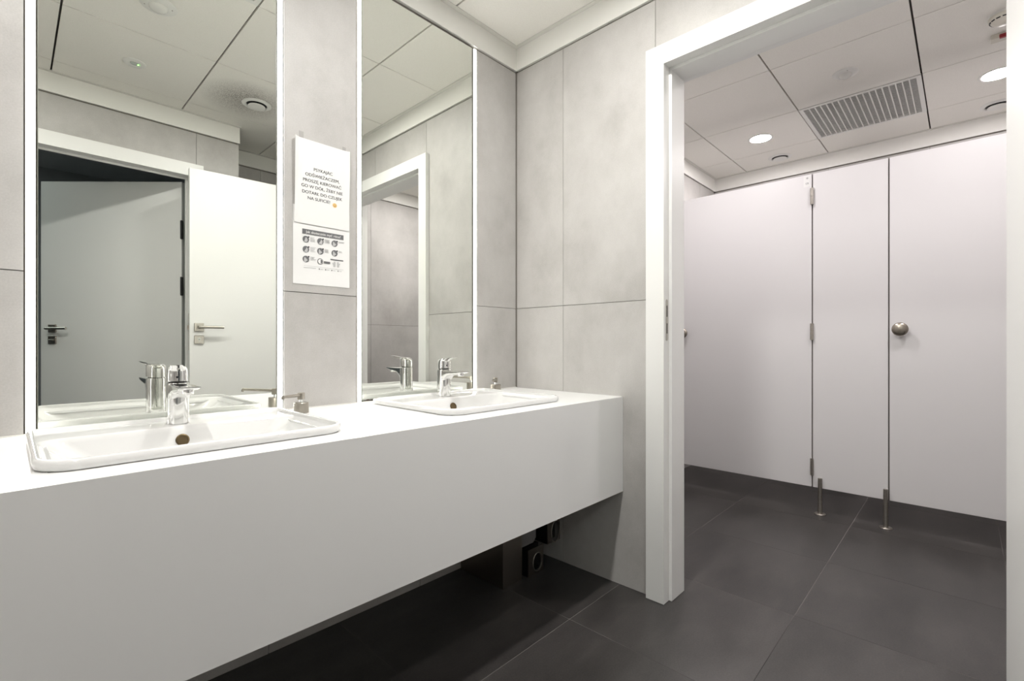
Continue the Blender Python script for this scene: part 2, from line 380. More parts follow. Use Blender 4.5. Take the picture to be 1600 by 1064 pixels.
# ================================================================ VANITY COUNTER with cut-outs
ZT = .799; CX = (-1.475, -.577); BW = .285; BY0, BY1 = -.532, -.058
bm = bmesh.new()
hx = [(c - BW + .02, c + BW - .02) for c in CX]; hy = (BY0 + .02, BY1 - .02)
gx = [-2.55, *hx[0], *hx[1], -.001]; gy = [-.617, *hy, -.001]
V = {}
def cv(i, k, z):
    if (i, k, z) not in V: V[(i, k, z)] = bm.verts.new((gx[i], gy[k], z))
    return V[(i, k, z)]
ZB = .399; ZU = ZT - .03
for i in range(5):
    for k in range(3):
        if k == 1 and i in (1, 3): continue
        for z in (ZT, ZU):
            if z == ZU and k == 0: pass
            bm.faces.new([cv(i, k, z), cv(i + 1, k, z), cv(i + 1, k + 1, z), cv(i, k + 1, z)])
for i0 in (1, 3):
    ring = [(i0, 1), (i0 + 1, 1), (i0 + 1, 2), (i0, 2)]
    for a, b in zip(ring, ring[1:] + ring[:1]): bm.faces.new([cv(*a, ZT), cv(*b, ZT), cv(*b, ZU), cv(*a, ZU)])
edge = [(i, 0) for i in range(6)] + [(5, k) for k in range(1, 4)] + [(i, 3) for i in range(4, -1, -1)] + [(0, k) for k in range(2, 0, -1)]
for a, b in zip(edge, edge[1:] + edge[:1]):
    zl = ZB if a[1] == 0 and b[1] == 0 else ZU          # the front edge drops down as the deep apron
    if zl == ZB: bm.faces.new([cv(*a, ZT), cv(*b, ZT), cv(*b, ZB), cv(*a, ZB)])
    else: bm.faces.new([cv(*a, ZT), cv(*b, ZT), cv(*b, ZU), cv(*a, ZU)])
fe = [e for e in bm.edges if all(abs(v.co.y + .617) < 1e-6 and abs(v.co.z - ZT) < 1e-6 for v in e.verts)]
bmesh.ops.bevel(bm, geom=fe, offset=.0025, segments=2, affect='EDGES')
vc = tag(empty('vanity_counter', (-1.275, -.31, .399)), 'long white wall-hung washbasin counter with a deep plain front', 'counter')
obj('worktop_and_apron', bm, M_SOLID, vc)
box('apron_core', -2.55, -.0012, -.6168, -.597, ZB + .0002, ZU - .0003, M_SOLID, vc)
box('end_panel', -.02, -.0012, -.5965, -.012, ZB, ZU - .0005, M_SOLID, vc)
box('sealant', -2.55, -.002, -.0045, -.0005, ZT + .0002, ZT + .003, M_SILICONE, vc)

# ================================================================ WASHBASINS
def rrect(x0, x1, y0, y1, rf, rb, z, n=9, m=6):
    """rounded rectangle, front (y0) corners radius rf, back corners rb; fixed point count"""
    pts = []
    cs = [(x1 - rf, y0 + rf, rf, -90), (x1 - rb, y1 - rb, rb, 0), (x0 + rb, y1 - rb, rb, 90), (x0 + rf, y0 + rf, rf, 180)]
    arcs = [[(cx + r * math.cos(math.radians(a + 90 * t / n)), cy + r * math.sin(math.radians(a + 90 * t / n))) for t in range(n + 1)] for cx, cy, r, a in cs]
    for i, arc in enumerate(arcs):
        pts += arc; nx = arcs[(i + 1) % 4][0]; la = arc[-1]
        pts += [(la[0] + (nx[0] - la[0]) * t / m, la[1] + (nx[1] - la[1]) * t / m) for t in range(1, m)]
    return [Vector((x, y, z)) for x, y in pts]
def basin(cx, label):
    t = tag(empty('washbasin', (cx, (BY0 + BY1) / 2, ZT)), label, 'washbasin', 'ceramic washbasins set into the counter')
    L = []
    def o(i, z, rf=.062, rb=.03): L.append(rrect(cx - BW + i, cx + BW - i, BY0 + i, BY1 - i, max(rf - i, .01), max(rb - i, .01), z))
    def b(ix, iy, ib, z, rf=.062, rb=.045):
        L.append(rrect(cx - .270 + ix, cx + .270 - ix, -.517 + iy, -.186 - ib, rf, rb, z))
    o(.030, ZT - .006); o(.030, ZT + .0008); o(.006, ZT + .0008); o(.002, ZT + .004); o(.0, ZT + .012); o(.0012, ZT + .0175); o(.0040, ZT + .0205); o(.0080, ZT + .0215)
    L.append(rrect(cx - .2735, cx + .2735, -.5205, -.0695, .055, .022, ZT + .0200))
    L.append(rrect(cx - .2725, cx + .2725, -.5195, -.078, .056, .024, ZT + .0125))
    L.append(rrect(cx - .2715, cx + .2715, -.5185, -.180, .060, .042, ZT + .0105))
    b(0, 0, 0, ZT + .0095); b(.004, .003, .004, ZT + .0060); b(.012, .008, .007, ZT - .002); b(.030, .016, .012, ZT - .018); b(.058, .028, .020, ZT - .042)
    b(.092, .044, .032, ZT - .068); b(.130, .068, .058, ZT - .088); b(.180, .105, .095, ZT - .099, .05, .045); b(.235, .135, .130, ZT - .103, .02, .02)
    bm = bmesh.new(); loft(bm, L, False, True)
    obj('bowl', bm, M_CERAMIC, t, True)
    # overflow on the back slope, waste in the bottom
    nrm = Vector((0, -.93, .36)).normalized(); c = Vector((cx - .003, -.2015, ZT - .024))
    lathe('overflow_ring', c - nrm * .001, [(.0152, 0), (.0152, .0022), (.0118, .0030), (.0116, .0015), (0, .0013)], M_BRASS, t, nrm, 28)
    lathe('waste_plug', (cx, -.347, ZT - .1035), [(.032, 0), (.032, .003), (.028, .006), (0, .008)], M_CHROME, t, (0, 0, 1), 28)
    return t
basin(CX[0], 'glossy white inset washbasin under the mirror that reflects the open doors')
basin(CX[1], 'glossy white inset washbasin between the posters and the tiled corner')

# ================================================================ TAPS
def ell(cx, cy, rx, ry, z, n=32, p=2.6):
    out = []
    for i in range(n):
        a = 2 * math.pi * i / n; c, s = math.cos(a), math.sin(a)
        out.append(Vector((cx + rx * math.copysign(abs(c) ** (2 / p), c), cy + ry * math.copysign(abs(s) ** (2 / p), s), z)))
    return out
def tap(cx, cy, turn, label):
    z0 = ZT + .0119
    t = tag(empty('basin_tap', (cx, cy, z0)), label, 'tap', 'chrome single-lever taps')
    bm = bmesh.new()
    loft(bm, [ell(cx, cy, .0265, .0275, z0), ell(cx, cy, .0265, .0275, z0 + .004), ell(cx, cy, .0255, .0265, z0 + .03), ell(cx, cy - .001, .0250, .0265, z0 + .075), ell(cx, cy - .001, .0250, .027, z0 + .098), ell(cx, cy - .001, .0245, .0265, z0 + .1055), ell(cx, cy - .001, .0225, .0245, z0 + .1075)])
    obj('body', bm, M_CHROME, t, True)
    def sec(y, hw, zt, zb, r):        # rounded section across the spout
        pts = []
        for sx, sz, a0 in ((1, 1, 0), (-1, 1, 90), (-1, -1, 180), (1, -1, 270)):
            for k in range(5):
                a = math.radians(a0 + 90 * k / 4)
                pts.append(Vector((cx + sx * (hw - r) + r * math.cos(a), cy + y, (zt - r if sz > 0 else zb + r) + r * math.sin(a))))
        return pts
    bm = bmesh.new()
    loft(bm, [sec(-.010, .0235, z0 + .1065, z0 + .060, .006), sec(-.024, .0232, z0 + .1062, z0 + .066, .006), sec(-.034, .0230, z0 + .1058, z0 + .078, .006), sec(-.048, .0228, z0 + .1052, z0 + .085, .005),
              sec(-.075, .0228, z0 + .1045, z0 + .089, .004), sec(-.105, .0230, z0 + .1040, z0 + .0925, .0035), sec(-.122, .0232, z0 + .1038, z0 + .0975, .002), sec(-.128, .0234, z0 + .1036, z0 + .1005, .001)])
    sp = obj('spout', bm, M_CHROME, t, True)
    lathe('aerator', (cx, cy - .106, z0 + .0945), [(.0122, 0), (.0122, .009), (.0110, .0115), (.0095, .0115), (.009, .006), (0, .006)], M_CHROME, sp, (0, -.12, -1), 24)
    # handle: sloping cap and flat lever
    c, s = math.cos(turn), math.sin(turn)
    def rot(p): x, y = p.x - cx, p.y - cy; return Vector((cx + x * c - y * s, cy + x * s + y * c, p.z))
    bm = bmesh.new()
    def tilt(l, k): return [Vector((p.x, p.y, p.z + k * (p.y - cy))) for p in l]
    loft(bm, [[rot(p) for p in l] for l in (tilt(ell(cx, cy, .0225, .0240, z0 + .1105), -.08), tilt(ell(cx, cy, .0240, .0255, z0 + .1120), -.08), ell(cx, cy, .0240, .0255, z0 + .132), tilt(ell(cx, cy - .002, .0232, .0255, z0 + .143), -.10), tilt(ell(cx, cy - .003, .0195, .0225, z0 + .1485), -.16), tilt(ell(cx, cy - .003, .011, .014, z0 + .1505), -.16))])
    hd = obj('handle_cap', bm, M_CHROME, t, True)
    cyl('neck', (cx, cy, z0 + .107), .0205, .0205, .009, M_BLACK, t, n=28)
    bm = bmesh.new()
    def blade(y, hw, z, th):
        return [rot(Vector((cx + a * hw, cy + y, z0 + z + b * th))) for a, b in ((1, 0), (.8, .5), (.35, .8), (-.35, .8), (-.8, .5), (-1, 0), (-.8, -.5), (0, -.9), (.8, -.5))]
    loft(bm, [blade(-.006, .020, .1420, .008), blade(-.026, .0195, .1452, .0075), blade(-.045, .0165, .1505, .0042), blade(-.066, .0150, .1545, .0028), blade(-.084, .0140, .1572, .0018), blade(-.088, .0120, .1576, .0008)])
    obj('lever', bm, M_CHROME, hd, True)
    p = rot(Vector((cx, cy - .0248, z0 + .1235))); d = rot(Vector((cx, cy - 1, 0))) - rot(Vector((cx, cy, 0)))
    cyl('temperature_mark', p, .0028, .0028, .0012, M_INK, hd, d, 14)
    return t
tap(CX[0], -.135, math.radians(-14), 'chrome lever tap in front of the mirror that reflects the open doors')
tap(-.573, -.132, math.radians(-10), 'chrome lever tap in front of the mirror beside the tiled corner')

# ================================================================ SOAP DISPENSERS
def dispenser(cx, cy, label):
    t = tag(empty('soap_dispenser', (cx, cy, ZT)), label, 'soap dispenser', 'brushed metal soap pumps on the counter')
    d = Vector((-.77, -.64, 0)).normalized(); n = Vector((-d.y, d.x, 0))
    bm = bmesh.new(); loft(bm, [ell(cx, cy, .0205, .0205, ZT + .0004, 36, 3.0), ell(cx, cy, .0212, .0212, ZT + .002, 36, 3.0), ell(cx, cy, .0212, .0212, ZT + .0325, 36, 3.0), ell(cx, cy, .0200, .0200, ZT + .034, 36, 3.0)])
    obj('base_collar', bm, M_DISP, t, True)
    cyl('plunger', (cx, cy, ZT + .033), .0065, .0065, .012, M_CHROME, t, n=20)
    bm = bmesh.new(); abox(bm, -.0105, .0105, -.0085, .0085, 0, .022, .002)
    bmesh.ops.transform(bm, matrix=Matrix.Translation((cx, cy, ZT + .0435)) @ Matrix.Rotation(math.atan2(d.y, d.x), 4, 'Z'), verts=bm.verts)
    obj('pump_head', bm, M_DISP, t)
    bm = bmesh.new(); c0 = Vector((cx, cy, ZT + .0575)) + d * .006
    acyl(bm, c0, .0052, .0046, .104, d + Vector((0, 0, .05)), 16); acyl(bm, c0 + (d + Vector((0, 0, .05))) * .102 , .0046, .0040, .008, Vector((0, 0, -1)) + d * .3, 12)
    obj('nozzle', bm, M_DISP, t, True)
dispenser(-1.136, -.108, 'brushed metal soap pump beneath the two posters')
dispenser(-.230, -.084, 'brushed metal soap pump in the corner right of the farther basin')

# ================================================================ MIRRORS and LED STRIPS
def mirror(x0, x1, label):
    t = tag(empty('mirror', ((x0 + x1) / 2, .003, .805)), label, 'mirror', 'tall frameless mirrors over the basins')
    bm = bmesh.new(); v = [bm.verts.new(p) for p in ((x0, 0, .805), (x1, 0, .805), (x1, 0, 2.398), (x0, 0, 2.398))]; bm.faces.new(v)
    g = abox(bmesh.new(), x0, x1, .0003, .0055, .805, 2.398); obj('glass_edge', g, M_MEDGE, t)
    bm.free(); bm = abox(bmesh.new(), x0 + .0012, x1 - .0012, 0, .0003, .8062, 2.3968); obj('silvered_pane', bm, M_MIRROR, t)
    return t
mirror(-1.7375, -1.1725, 'tall frameless mirror reflecting the corridor door and ceiling vents')
m2 = mirror(-.8625, -.3015, 'tall frameless mirror beside the tiled corner reflecting the toilet doorway')
# corroded silvering along its lower edge
for a, w, h in ((-.846, .018, .0022), (-.818, .030, .0030), (-.786, .018, .0030), (-.756, .052, .0065), (-.700, .022, .0025), (-.664, .026, .0030), (-.628, .020, .0022), (-.415, .035, .0028)):
    bm = bmesh.new(); n = 12
    top = [(a + w * k / n, .8062 + h * math.sin(math.pi * min(max(k / n, .02), .98)) * random.uniform(.6, 1)) for k in range(n + 1)]
    poly = [(a, .8056)] + top + [(a + w, .8056)]
    loft(bm, [[(x, -.0008, z) for x, z in poly], [(x, -.0001, z) for x, z in poly]]); obj('corroded_patch', bm, M_RUST, m2)
def led(x0, x1, label):
    t = tag(empty('led_strip_light', ((x0 + x1) / 2, 0, .802)), label, 'strip light', 'vertical light strips flanking the mirrors')
    box('channel', x0 - .0010, x1 + .0010, .0005, .0075, .802, 2.399, M_ALU, t)
    box('diffuser', x0, x1, -.0012, .0004, .803, 2.399, E_LED, t)
led(-1.7575, -1.7415, 'glowing vertical light strip beside the mirror edge nearest the grey door handle')
led(-1.1690, -1.1535, 'glowing vertical light strip just left of the posters')
led(-.8800, -.8655, 'glowing vertical light strip just right of the posters')
led(-.2920, -.2765, 'glowing vertical light strip nearest the tiled corner')

# ================================================================ POSTERS
def sheet(bm, x0, x1, z0, z1, f, nx=14, nz=18, th=.0004):
    vs = {}
    for s in (0, 1):
        for i in range(nx + 1):
            for k in range(nz + 1):
                u, w = i / nx, k / nz
                vs[s, i, k] = bm.verts.new((x0 + u * (x1 - x0), f(u, w) + s * th, z0 + w * (z1 - z0)))
    for s in (0, 1):
        for i in range(nx):
            for k in range(nz):
                q = [vs[s, i, k], vs[s, i + 1, k], vs[s, i + 1, k + 1], vs[s, i, k + 1]]; bm.faces.new(q if s == 0 else q[::-1])
    ring = [(i, 0) for i in range(nx)] + [(nx, k) for k in range(nz)] + [(i, nz) for i in range(nx, 0, -1)] + [(0, k) for k in range(nz, 0, -1)]
    for a, b in zip(ring, ring[1:] + ring[:1]): bm.faces.new([vs[0, a[0], a[1]], vs[1, a[0], a[1]], vs[1, b[0], b[1]], vs[0, b[0], b[1]]])
def text_bm(body, offset=0.0):
    cu = bpy.data.curves.new('t', 'FONT'); cu.body = body; cu.size = 1; cu.offset = offset; cu.align_x = 'LEFT'; cu.resolution_u = 3
    o = bpy.data.objects.new('t', cu); COL.objects.link(o)
    dg = bpy.context.evaluated_depsgraph_get(); me = bpy.data.meshes.new_from_object(o.evaluated_get(dg))
    bm = bmesh.new(); bm.from_mesh(me)
    bpy.data.objects.remove(o); bpy.data.curves.remove(cu); bpy.data.meshes.remove(me)
    return bm
def print_text(name, body, xc, zc, fy, m, parent, width=None, scale=None, offset=.012, left=None):
    bm = text_bm(body)
    if not bm.verts: bm.free(); return 1
    if offset:                      # semi-bold: a second strike beside the first
        g = bmesh.ops.duplicate(bm, geom=bm.verts[:] + bm.edges[:] + bm.faces[:])['geom']
        for v in g:
            if isinstance(v, bmesh.types.BMVert): v.co.x += offset * 6; v.co.z = .00004
    x0 = min(v.co.x for v in bm.verts); x1 = max(v.co.x for v in bm.verts)
    s = scale or width / (x1 - x0)
    for v in bm.verts:
        lx = (v.co.x - (x0 + x1) / 2) * s + xc if left is None else (v.co.x - x0) * s + left
        lz = zc + (v.co.y - .35) * s
        v.co = Vector((lx, fy(lx, lz) - v.co.z, lz))
    obj(name, bm, m, parent); return s
# lower sheet first
P2 = (-1.1195, -.9135, 1.229, 1.500); SX = P2[1] - P2[0]
p2 = tag(empty('poster', ((P2[0] + P2[1]) / 2, 0, P2[2])), 'white hand-washing instruction sheet with small round pictures, taped on tiles', 'poster')
bm = bmesh.new(); sheet(bm, *P2, lambda u, w: -.0016 - .0010 * math.sin(u * 9) * (1 - w) * .4)
obj('paper', bm, M_PAPER, p2, True)
def fy2(x, z): return -.0026
def flat2(name, pts, m, parent=p2, y=-.0026, th=.0003):
    bm = bmesh.new(); loft(bm, [[(x, y, z) for x, z in pts], [(x, y + th, z) for x, z in pts]]); return obj(name, bm, m, parent)
def rect(x0, x1, z0, z1): return [(x0, z0), (x1, z0), (x1, z1), (x0, z1)]
def disc(x, z, r, n=24, a0=0, a1=360): return [(x + r * math.cos(math.radians(a0 + (a1 - a0) * k / n)), z + r * math.sin(math.radians(a0 + (a1 - a0) * k / n))) for k in range(n + (a1 - a0 < 360))]
def u2(px): return -1.1195 + (px - 65) / 800 * SX     # across the sheet
bn = flat2('banner', rect(-1.088, -.937, 1.4035, 1.4210), M_INK2)
print_text('lettering', 'Jak skutecznie myć ręce?', -1.0125, 1.4122, lambda x, z: -.0032, M_PAPER, bn, width=.128, offset=.003)
cols = (-1.0755, -1.0240, -.9715); rows = (1.3855, 1.3505, 1.3165)
for r, zc in enumerate(rows):
    for c, xc in enumerate(cols):
        if r == 2 and c > 0: continue
        dsc = flat2('picture', disc(xc, zc, .0115), M_INK2)
        a = random.uniform(-.004, .004)
        flat2('hand_shape', [(xc - .0065, zc - .0085), (xc + .001 + a, zc - .0105), (xc + .0065, zc - .0035), (xc + .003 + a, zc + .003), (xc - .001 + a, zc + .0075), (xc - .0035 + a, zc + .001)], M_INK3, dsc, -.0032)
        flat2('number_dot', disc(xc + .0095, zc + .0090, .0028, 10), M_INK, dsc, -.0032)
        for k in range((5, 4, 2)[c] if r < 2 else 4):
            flat2('small_print', rect(xc + .0155, xc + .0155 + random.uniform(.012, .022), zc + .0085 - k * .0036, zc + .0100 - k * .0036), M_INK3)
xc, zc = cols[1], rows[2] - .002
flat2('timer_ring', disc(xc, zc, .0105), M_INK); flat2('timer_face', disc(xc, zc, .0088), M_PAPER, y=-.0031); flat2('timer_half', disc(xc + .0006, zc, .0070, 14, -90, 90), M_INK2, y=-.0035)
flat2('timer_caption', rect(xc + .0125, xc + .036, zc - .0050, zc + .0025), M_INK2)
flat2('caption_bar', rect(-.987, -.938, 1.3245, 1.3285), M_INK2)
for sx, x in ((1, -.972), (-1, -.958)):
    flat2('hand_drawing', [(x + sx * q[0], 1.3115 + q[1]) for q in ((-.0035, -.011), (.004, -.011), (.0042, .004), (.0030, .0088), (.0018, .004), (.0008, .0100), (-.0006, .0045), (-.002, .0092), (-.003, .003), (-.0070, .0035), (-.0075, .0015), (-.0042, -.004))], M_INK3)
flat2('rule', rect(-1.083, -.938, 1.2935, 1.2942), M_INK3)
flat2('footer_text', rect(-1.083, -1.040, 1.2865, 1.2882), M_INK3)
for x in (-1.028, -1.005, -.982, -.958):
    flat2('footer_mark', disc(x, 1.2870, .0022, 10), M_INK2); flat2('footer_caption', rect(x + .004, x + .014, 1.2862, 1.2878), M_INK3)
# upper sheet, edges curling off the wall
P1 = (-1.1165, -.9155, 1.4395, 1.7335)
def f1(u, w):
    l = max(0, 1 - u / .10); r = max(0, (u - .90) / .10)
    return -.0046 - .011 * l ** 1.4 * (w ** .5) * min(1, w / .15) - .006 * r ** 1.6 * min(1, max(0, (w - .3) / .4))
p1 = tag(empty('poster', ((P1[0] + P1[1]) / 2, 0, P1[2])), 'white printed notice in Polish capitals with a smiling face, edges curling off tiles', 'poster')
bm = bmesh.new(); sheet(bm, *P1, f1, 20, 20)
obj('paper', bm, M_PAPER, p1, True)
fy1 = lambda x, z: -.0050
LINES = [('PSYKAJĄC', -1.0145, 1.6345), ('ODŚWIEŻACZEM,', -1.0165, 1.6125), ('PROSZĘ KIEROWAĆ', -1.0165, 1.5920), ('GO W DÓŁ, ŻEBY NIE', -1.0170, 1.5715), ('DOTARŁ DO CZUJEK', -1.0165, 1.5505), ('NA SUFICIE!', -1.0300, 1.5310)]
sc = None
bm = text_bm(LINES[3][0]); w3 = max(v.co.x for v in bm.verts) - min(v.co.x for v in bm.verts); bm.free(); sc = .150 / w3
for body, xc, zc in LINES: print_text('text_line', body, xc, zc, fy1, M_INK, p1, scale=sc, offset=.004)
def flat1(name, pts, m, parent, y): return flat2(name, pts, m, parent, y, .0002)
ex, ez = -.9720, 1.5235
sm = flat1('smiling_face', disc(ex, ez, .0082), M_YELLOW, p1, -.0050)
for s in (-1, 1): flat1('eye', disc(ex + s * .0028, ez + .0022, .0009, 10), M_INK, sm, -.0053)
bm = bmesh.new(); arc = [(ex + .0048 * math.cos(math.radians(a)), ez + .0005 + .0048 * math.sin(math.radians(a))) for a in range(200, 341, 14)]; arc2 = [(ex + .0038 * math.cos(math.radians(a)), ez + .0005 + .0038 * math.sin(math.radians(a))) for a in range(340, 199, -14)]
flat1('mouth', arc + arc2, M_INK, sm, -.0053)
box('tape', -1.0985, -1.0825, -.0006, -.0001, 1.728, 1.757, M_TAPE, p1)
box('tape', -.9400, -.9270, -.0006, -.0001, 1.728, 1.748, M_TAPE, p1)

# ================================================================ UNDER THE COUNTER
t = tag(empty('steel_pedestal', (-.315, -.14, 0)), 'dark steel pedestal standing under the counter near the corner', 'pedestal')
box('front_plate', -.374, -.256, -.2725, -.270, 0, .396, M_DKSTEEL, t); box('body', -.3735, -.2565, -.2695, -.004, 0, .396, M_DKSTEEL, t)
def holed(name, x0, x1, y0, y1, z0, z1, hx, hz, rx, rz, label):
    t = tag(empty(name, ((x0 + x1) / 2, (y0 + y1) / 2, z0)), label, 'pipe box')
    bm = bmesh.new(); n = 32; inner = [(hx + rx * math.cos(2 * math.pi * k / n + math.pi / 4), hz + rz * math.sin(2 * math.pi * k / n + math.pi / 4)) for k in range(n)]
    def sq(k):
        a = 2 * math.pi * k / n + math.pi / 4; c, s = math.cos(a), math.sin(a); m = max(abs(c), abs(s)); c /= m; s /= m
        return ((x0 + x1) / 2 + c * (x1 - x0) / 2, (z0 + z1) / 2 + s * (z1 - z0) / 2)
    outer = [sq(k) for k in range(n)]
    rings = [[bm.verts.new((x, y, z)) for x, z in l] for l, y in ((outer, y0), (inner, y0), (inner, y0 + .004), (outer, y0 + .004))]
    for a, b in zip(rings, rings[1:] + rings[:1]):
        for k in range(n): bm.faces.new((a[k], a[(k + 1) % n], b[(k + 1) % n], b[k]))
    obj('front_plate', bm, M_DKSTEEL, t)
    bm = bmesh.new(); abox(bm, x0 + .001, x1 - .001, y0 + .03, y1, z0, z1); obj('housing', bm, M_BLACK, t)
    bm = bmesh.new(); pr = [(hx, hz)]
    loft(bm, [[(hx + a * rx * math.cos(2 * math.pi * k / n), y, hz + a * rz * math.sin(2 * math.pi * k / n)) for k in range(n)] for a, y in ((1.0, y0 + .003), (1.06, y0 - .002), (.98, y0 - .003), (.94, y0 - .001), (.94, y0 + .004))] , False, False)
    obj('rim', bm, M_NICKEL, t, True)
    for (sx, z) in ((x0, 0), (x1, 0)):
        pass
    box('side_plate', x0 - .0005, x0 + .0008, y0 + .0042, y0 + .03, z0, z1, M_BLACK, t)
    return t
holed('pipe_box', -.226, -.124, -.283, -.10, 0, .118, -.166, .052, .030, .040, 'dark metal box with a round opening on the floor under the counter')
holed('pipe_box', -.094, -.0015, -.283, -.06, .105, .398, -.037, .150, .030, .050, 'dark metal box with a round opening hung in the corner under the counter')
hp = tag(empty('hanging_plate', (-.19, -.25, .13)), 'small pale grey metal cover with one screw hanging under the counter', 'cover plate')
prism('plate', [(-.250, .132), (-.170, .132), (-.152, .150), (-.146, .40), (-.250, .40)], 'y', -.262, -.170, mat('grey_paint', (.22, .215, .215), .45), hp)
lathe('screw', (-.172, -.262, .150), [(.0035, 0), (.0035, .0012), (0, .002)], M_CHROME, hp, (0, -1, 0), 14)

# ================================================================ TOILET CUBICLES
XF = 1.570; ZD0, ZD1 = .153, 2.052
def hinge(parent, y, z):
    bm = bmesh.new(); acyl(bm, (XF - .010, y, z), .0095, .0095, .049, (0, 0, 1), 20); acyl(bm, (XF - .010, y, z + .051), .0095, .0095, .049, (0, 0, 1), 20); abox(bm, XF - .006, XF + .002, y - .002, y + .002, z + .004, z + .096)
    obj('hinge', bm, M_NICKEL, parent, True)
def knob(parent, y, z):
    lathe('knob', (XF, y, z), [(.020, 0), (.020, .003), (.011, .006), (.011, .018), (.026, .022), (.0355, .030), (.0365, .037), (.033, .043), (.022, .0475), (0, .049)], M_KNOB, parent, (-1, 0, 0), 40)
cd = tag(empty('cubicle_door', (XF + .01, -.56, ZD0)), 'white toilet cubicle door with small certification sticker beside its top hinge', 'cubicle door', 'white toilet cubicle doors')
box('panel', XF, XF + .013, -.9895, -.136, ZD0, ZD1, M_LAM, cd, .001)
knob(cd, -.196, 1.096)
for z in (1.864, 1.044, .226): hinge(cd, -.993, z)
st = box('sticker', XF - .0006, XF - .0001, -.981, -.947, 1.978, 2.047, M_PAPER, cd)
def side_text(body, yc, zc, w, parent, m=M_INK2, x=XF - .0011):
    bm = text_bm(body, .01); x0 = min(v.co.x for v in bm.verts); x1 = max(v.co.x for v in bm.verts); s = w / (x1 - x0)
    for v in bm.verts: v.co = Vector((x, yc - (v.co.x - (x0 + x1) / 2) * s, zc + (v.co.y - .35) * s))
    obj('lettering', bm, m, parent)
side_text('CE', -.966, 1.999, .016, st)
bm = bmesh.new(); loft(bm, [[(x, -.967 + .006 * math.cos(a), 2.031 + .006 * math.sin(a)) for a in [k * math.pi / 6 for k in range(12)]] for x in (XF - .0011, XF - .0007)]); obj('mark', bm, M_INK3, st)
cd2 = tag(empty('cubicle_door', (XF + .01, -1.80, ZD0)), 'white toilet cubicle door whose round knob sits beside the footed panel', 'cubicle door', 'white toilet cubicle doors')
box('panel', XF, XF + .013, -2.18, -1.3625, ZD0, ZD1, M_LAM, cd2, .001)
knob(cd2, -1.410, 1.100)
for z in (1.864, 1.044, .226): hinge(cd2, -2.184, z)
pl = tag(empty('cubicle_pilaster', (XF + .01, -1.176, 0)), 'narrow fixed white cubicle panel between two doors on two steel feet', 'cubicle panel')
box('panel', XF, XF + .013, -1.3560, -.9965, ZD0, ZD1, M_LAM, pl, .001)
box('gap_light_stop', XF + .0135, XF + .022, -1.012, -.976, ZD0, ZD1, M_GREYP, pl); box('gap_light_stop', XF + .0135, XF + .022, -1.377, -1.340, ZD0, ZD1, M_GREYP, pl)  # dark strips added behind the door gaps so cubicle light does not show through
box('partition', XF + .0225, 2.668, -1.182, -1.170, ZD0, ZD1, M_LAM, pl)
for y in (-1.036, -1.347):
    f = cyl('foot', (XF - .0135, y, .006), .0125, .0125, .072, M_NICKEL, pl, n=24)
    lathe('flange', (XF - .0135, y, 0), [(.030, 0), (.030, .004), (.028, .0065), (.0135, .0075), (.0135, .0076)], M_NICKEL, f, (0, 0, 1), 32)
    cyl('sleeve', (XF - .0135, y, .078), .0115, .0115, .137, M_NICKEL, f, n=24)
pl3 = tag(empty('cubicle_pilaster', (XF + .01, -.066, 0)), 'narrow fixed white cubicle panel against the tiled wall left of the cubicle doors', 'cubicle panel')
box('panel', XF, XF + .013, -.132, -.001, ZD0, ZD1, M_LAM, pl3, .001)
f = cyl('foot', (XF - .0135, -.09, .006), .0125, .0125, .209, M_NICKEL, pl3, n=24); lathe('flange', (XF - .0135, -.09, 0), [(.030, 0), (.030, .004), (.028, .0065), (.0135, .0075), (.0135, .0076)], M_NICKEL, f, (0, 0, 1), 32)
box('wall_bracket', XF + .0135, XF + .045, -.030, -.0005, .3, 1.9, M_GREYP, pl3)
pl4 = tag(empty('cubicle_pilaster', (XF + .01, -2.30, 0)), 'narrow fixed white cubicle panel at the right wall of the toilet room', 'cubicle panel')
box('panel', XF, XF + .013, -2.419, -2.188, ZD0, ZD1, M_LAM, pl4, .001)
f = cyl('foot', (XF - .0135, -2.22, .006), .0125, .0125, .209, M_NICKEL, pl4, n=24); lathe('flange', (XF - .0135, -2.22, 0), [(.030, 0), (.030, .004), (.028, .0065), (.0135, .0075), (.0135, .0076)], M_NICKEL, f, (0, 0, 1), 32)

# ================================================================ CEILING FITTINGS
DN = (0, 0, -1)
def downlight(x, y, m, label, group):
    t = tag(empty('downlight', (x, y, ZC)), label, 'downlight', group)
    lathe('trim_ring', (x, y, ZC), [(.066, -.001), (.084, 0), (.084, .0015), (.080, .0035), (.070, .0045), (.067, .003), (.066, -.001)], M_PLASTIC, t, DN, 40)
    lathe('diffuser', (x, y, ZC), [(.0668, 0), (.0668, .0022), (0, .0024)], m, t, DN, 40)
downlight(-.72, -.92, E_ROOM, 'round recessed ceiling lamp over the floor in front of the posters', 'downlights of the washbasin room')
downlight(-1.928, -.92, E_ROOM, 'round recessed ceiling lamp near the counter end wall', 'downlights of the washbasin room')
downlight(2.0, -.58, E_STALL, 'lit round ceiling lamp over the cubicle with the stickered door', 'downlights of the toilet room')
downlight(2.0, -1.80, E_STALL, 'lit round ceiling lamp over the cubicle with the knob beside the footed panel', 'downlights of the toilet room')
downlight(.80, -.58, E_STALL, 'lit round ceiling lamp just inside the toilet doorway', 'downlights of the toilet room')
downlight(.80, -1.80, E_STALL, 'lit round ceiling lamp above the floor before the cubicles', 'downlights of the toilet room')
